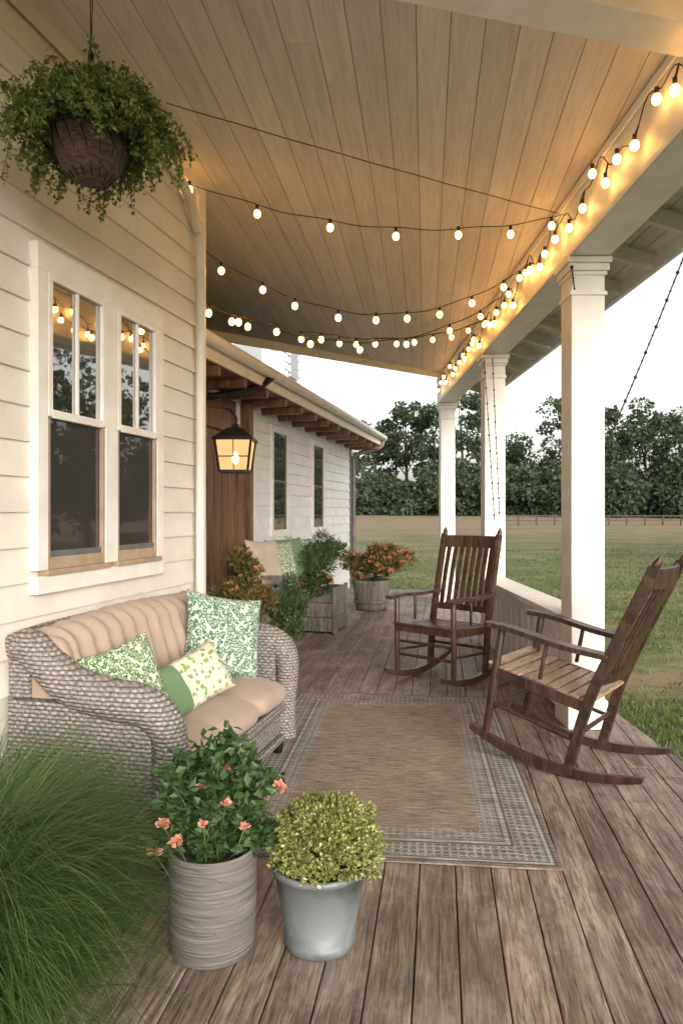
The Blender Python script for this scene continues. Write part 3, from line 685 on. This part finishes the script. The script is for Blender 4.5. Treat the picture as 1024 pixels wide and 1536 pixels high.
m_rose=leafm('rose_leaf',(.022,.055,.018),(.055,.11,.035),(.10,.15,.06),.25)
m_stem=noisy('stem',(.05,.08,.02),(.09,.12,.04),20,.7,0)
m_pink=leafm('coral_petal',(.65,.24,.18),(.80,.42,.32),(.85,.64,.54),.3)
m_orange=leafm('orange_petal',(.50,.20,.09),(.62,.33,.17),(.60,.28,.22),.3)
def flower(mb,c,r,mat,n=22):
    U=rng.normal(size=(n,3)); U/=np.linalg.norm(U,axis=1,keepdims=True); U[:,2]=np.abs(U[:,2])*.8-.1
    P=np.array(c)+U*r*.15; mb.leaves(P,U,r*rng.uniform(.7,1.1,n),r*.8,mat,.3)
g=MB()
for i in range(62):
    a=rng.uniform(0,6.283); rr=rng.uniform(.02,.19); h=rng.uniform(.08,.36)*(1.15-rr*2.0)
    if i<3: h=.36;rr=.05
    tip=np.array([PX+.02+rr*math.cos(a),PY+rr*math.sin(a)*.8,.27+h]); base=np.array([PX+rng.normal()*.03,PY+rng.normal()*.03,.27])
    mid=(tip+base)/2+np.array([0,0,.03]); P=spline([base,mid,tip],6); g.tube(P,[.0028]*len(P),5,1)
    for t in np.linspace(.2,1,11):
        k=P[int(t*(len(P)-1))]; n=8; Pn=np.tile(np.array(k),(n,1))+rng.normal(size=(n,3))*.012
        D=rng.normal(size=(n,3)); D[:,2]=D[:,2]*.5+.2; g.leaves(Pn,D,rng.uniform(.022,.044,n),rng.uniform(.017,.028,n),0,.2)
for (dx,dy,z,r) in ((.20,-.02,.48,.026),(-.075,-.14,.375,.024),(-.125,-.1,.405,.022),(-.155,-.08,.315,.024),(.055,-.1,.47,.02),(.045,-.03,.545,.018),(-.02,-.06,.50,.018),(.14,.03,.42,.018),(.0,-.15,.43,.016),(.11,-.1,.40,.016)):
    flower(g,(PX+dx,PY+dy,z),r,2)
    g.tube([(PX+dx,PY+dy,z),(PX+dx*.6,PY+dy*.6,z-.12)],.002,5,1)
g.build('rose_bush',[m_rose,m_stem,m_pink])
m_yel=leafm('yellow_green_leaf',(.13,.16,.03),(.31,.34,.10),(.62,.60,.34),.3)
g=MB(); n=12500; U=rng.normal(size=(n,3)); U/=np.linalg.norm(U,axis=1,keepdims=True); U[:,2]=np.where(U[:,2]<-.35,-U[:,2],U[:,2])
lump=1+.10*np.sin(U[:,0]*9+1)*np.sin(U[:,1]*8)+.08*np.sin(U[:,2]*13+U[:,0]*7)+.06*np.sin(U[:,0]*23+U[:,2]*19)*np.sin(U[:,1]*21)
rad=rng.uniform(.45,1.0,n)**.4*lump
P=np.array([QX+.02,QY,.295])+U*rad[:,None]*np.array([.165,.16,.125]); g.leaves(P,U+rng.normal(size=(n,3))*.8,rng.uniform(.008,.018,n),rng.uniform(.006,.012,n),0,.2)
for i in range(70):
    u=U[i]; g.tube([(QX,QY,.22),tuple(np.array([QX+.02,QY,.30])+u*.12)],.0015,4,1)
g.build('boxwood_shrub',[m_yel,m_stem])
m_orn=leafm('ornamental_grass_blade',(.035,.085,.02),(.09,.165,.045),(.24,.30,.12),.35)
def blades(mb,c,n,Lmin,Lmax,wd,mat,bias,r0=.08):
    K=12; a=rng.normal(size=n)*1.5+bias; L=rng.uniform(Lmin,Lmax,n)
    th0=np.clip(rng.normal(size=n)*.28+.35,.02,1.1)
    bend=rng.uniform(1.2,2.3,n)
    bx=c[0]+rng.normal(size=n)*r0; by=c[1]+rng.normal(size=n)*r0; bz=np.full(n,c[2]); ww=rng.uniform(.6,1.3,n)*wd
    V=np.zeros((n,K,2,3)); X=bx.copy();Y=by.copy();Z=bz.copy()
    for k in range(K):
        t=k/(K-1); w_=ww*(1-t)**.6+.0002; px=-np.sin(a+.6); py=np.cos(a+.6)
        V[:,k,0]=np.stack([X-px*w_,Y-py*w_,Z],1); V[:,k,1]=np.stack([X+px*w_,Y+py*w_,Z],1)
        th=th0+bend*t**1.6; ds=L/(K-1)
        X=X+np.cos(a)*np.sin(th)*ds; Y=Y+np.sin(a)*np.sin(th)*ds; Z=np.maximum(Z+np.cos(th)*ds,.01)
    idx=np.arange(n*K*2).reshape(n,K,2); F=np.stack([idx[:,:-1,0],idx[:,:-1,1],idx[:,1:,1],idx[:,1:,0]],-1).reshape(-1,4)
    mb.add(V.reshape(-1,3),F,mat,True)
g=MB()
blades(g,(-1.03,1.95,0),5500,.60,.86,.0019,0,-.35,.07)
blades(g,(-.95,1.72,0),4500,.42,.70,.0018,0,-.3,.06)
g.build('ornamental_grass',[m_orn])
m_fern=leafm('basket_fern_leaf',(.07,.11,.02),(.17,.21,.045),(.30,.32,.10),.4)
m_coir=noisy('coir',(.05,.03,.018),(.16,.10,.055),40,.95,.9,.02,scale=(1,1,3))
BX,BY,BZ=-.865,2.42,2.60
g=MB(); g.lathe([(.001,-.165),(.05,-.16),(.095,-.125),(.118,-.07),(.125,-.01),(.125,.0),(.11,.0),(.0,-.01)],(BX,BY,BZ),36,1)
for k in range(16):
    a=k/16*6.283; g.tube([(BX+.128*math.cos(a),BY+.128*math.sin(a),BZ),(BX+.123*math.cos(a+.2),BY+.123*math.sin(a+.2),BZ-.07),(BX+.06*math.cos(a+.4),BY+.06*math.sin(a+.4),BZ-.163)],.0025,5,2)
g.tube([(BX+.13*math.cos(k/24*6.2832),BY+.13*math.sin(k/24*6.2832),BZ) for k in range(25)],.004,6,2)
for k in range(3):
    a=k*2.094+.4; g.tube([(BX+.128*math.cos(a),BY+.128*math.sin(a),BZ),(BX,BY,BZ+.26)],.002,5,2)
g.tube([(BX,BY,BZ+.22),(BX,BY,BZ+.29)],[.012,.010],8,2); g.tube([(BX,BY,BZ+.26),(BX-.004,BY,3.29)],.0018,5,2); g.tube([(BX,BY,BZ+.28),(BX+.012,BY,3.29)],.0018,5,2)
for i in range(480):
    a=rng.uniform(0,6.283); L=rng.uniform(.10,.27); up=rng.uniform(.03,.15); fall=rng.uniform(.0,.20)*(L/.25)
    if i%2==0: L=min(L,.24)*.8; up=rng.uniform(.08,.21); fall=.02
    front=(math.sin(a)<-.2)
    if front and rng.random()<.7: fall*=.3; up=max(up*.7,.05); L*=.75
    r0=rng.uniform(.0,.1); c=(BX+r0*math.cos(a),BY+r0*math.sin(a),BZ-.01)
    pts=[c,(BX+(r0+L*.4)*math.cos(a),BY+(r0+L*.4)*math.sin(a),BZ+up),(BX+(r0+L*.8)*math.cos(a+.1),BY+(r0+L*.8)*math.sin(a+.1),BZ+up*.6-fall*.4),(BX+(r0*.9+L*.95)*math.cos(a+.15),BY+(r0*.9+L*.95)*math.sin(a+.15),BZ+up*.3-fall)]
    P=spline(pts,6); g.tube(P,[.0014]*len(P),4,3)
    A=np.array([tuple(p) for p in P[3:]]); n=len(A)*6; Pn=np.repeat(A,6,0)+rng.normal(size=(n,3))*.008
    g.leaves(Pn,rng.normal(size=(n,3))+np.array([0,0,-.2]),rng.uniform(.012,.024,n),rng.uniform(.008,.015,n),0,.2)
g.build('hanging_fern_basket',[m_fern,m_coir,m_metal,m_stem])
def bush(name,c,rad,n,ls,mats,fl=0,fr=.03,shape=(1,1,1),nar=(.3,.6)):
    g=MB(); nc=26; C=rng.normal(size=(nc,3)); C/=np.linalg.norm(C,axis=1,keepdims=True); C*=rng.uniform(.2,.9,nc)[:,None]; C*=np.array(shape)*rad; C+=np.array(c)
    ix=rng.integers(0,nc,n); U=rng.normal(size=(n,3)); U/=np.linalg.norm(U,axis=1,keepdims=True)
    P=C[ix]+U*rad*.3*rng.uniform(.3,1,n)[:,None]; P[:,2]=np.maximum(P[:,2],.03)
    g.leaves(P,U+rng.normal(size=(n,3))*.6+np.array([0,0,.5]),rng.uniform(.6,1.3,n)*ls,rng.uniform(*nar,n)*ls,0,.2)
    zb=c[2]-rad*shape[2]
    for i in range(nc): g.tube([(c[0]+rng.normal()*.04,c[1]+rng.normal()*.04,zb),tuple(C[i])],[.006,.002],5,1)
    for i in range(fl):
        u=rng.normal(size=3); u/=np.linalg.norm(u); u[1]=-abs(u[1]); k=C[rng.integers(0,nc)]+u*rad*.3; flower(g,k,fr*rng.uniform(.6,1.1),2,14)
    return g.build(name,mats)
m_fe=leafm('feathery_green',(.045,.09,.035),(.11,.17,.07),(.19,.25,.11),.3)
m_br=leafm('autumn_leaf',(.08,.09,.03),(.18,.16,.05),(.36,.19,.07),.3)
m_boxw=wood('planter_wood',(.08,.07,.06),(.15,.135,.115),(.23,.205,.18),(10,10,1),1.,.7,.3,5,.4)
g=MB(); M=rotz_frame(.245,(-.25,7.75,0))
for z in (0.02,.175,.33): g.box(-.24,.24,-.25,.25,z,z+.15,0,M)
for sx in (-1,1):
    for sy in (-1,1): g.box(sx*.245-.02,sx*.245+.02,sy*.255-.02,sy*.255+.02,0,.5,0,M)
g.box(-.2,.2,-.2,.2,.4,.482,1,M); g.build('wooden_planter_box',[m_boxw,m_soil],bevel=.004)
bush('feathery_herb_plant',(-.28,7.72,.76),.36,8000,.07,[m_fe,m_stem],0,shape=(1.25,.9,.72),nar=(.1,.2))
bush('orange_flower_plant',(-.30,7.40,.56),.17,1800,.045,[m_rose,m_stem,m_orange],34,.04,shape=(1.4,.6,.9))
g=MB(); g.lathe([(0,0),(.20,0),(.22,.05),(.245,.36),(.25,.40),(.23,.40),(.22,.36)],(.40,9.35,0),36,0); g.lathe([(.23,.355),(0,.36)],(.40,9.35,0),24,1); g.lathe([(.232,.1),(.238,.1),(.239,.13),(.235,.13)],(.40,9.35,0),36,0); g.build('round_barrel_pot',[m_boxw,m_soil])
bush('autumn_flower_shrub',(.46,9.35,.64),.38,5500,.055,[m_br,m_stem,m_orange],80,.05,shape=(1.35,.9,.65))
bush('autumn_foliage_plant',(-.82,5.75,.62),.31,5000,.05,[m_br,m_stem,m_orange],34,.035,shape=(.7,.7,1.15))
bush('trailing_green_plant',(-.52,6.6,.42),.32,4500,.055,[m_fe,m_stem,m_orange],8,.03,shape=(1.,.8,.9),nar=(.2,.4))
g=MB(); M=rotz_frame(.245,(-1.00,6.75,0)); L=1.35
for i in range(4): g.box(.06+i*.11,.155+i*.11,0,L,.42,.445,0,M)
for i in range(10): g.box(.02,.045,.04+i*.135,.10+i*.135,.46,.92,0,M)
g.box(.01,.055,0,L,.92,.98,0,M)
for y in (0,L-.05):
    g.box(.01,.06,y,y+.05,0,.919,0,M); g.box(.45,.5,y,y+.05,0,.66,0,M); g.box(.061,.53,y-.01,y+.06,.661,.69,0,M); g.box(.061,.449,y,y+.05,.36,.419,0,M)
g.box(.455,.485,.051,L-.051,.36,.419,0,M); g.build('porch_bench',[m_boxw],bevel=.004)
bn=M.to_3x3()
for (y,mm,sx,t) in ((.16,m_stripe,.48,.22),(.42,m_p1,.44,.30),(.78,m_green,.46,.30),(1.10,m_p2,.46,.30)):
    pillow('bench_pillow',mm,sx,sx,.14,M@Vector((t,y,.80)),bn@Vector((1,-.35,.3)),random.uniform(-.1,.1))
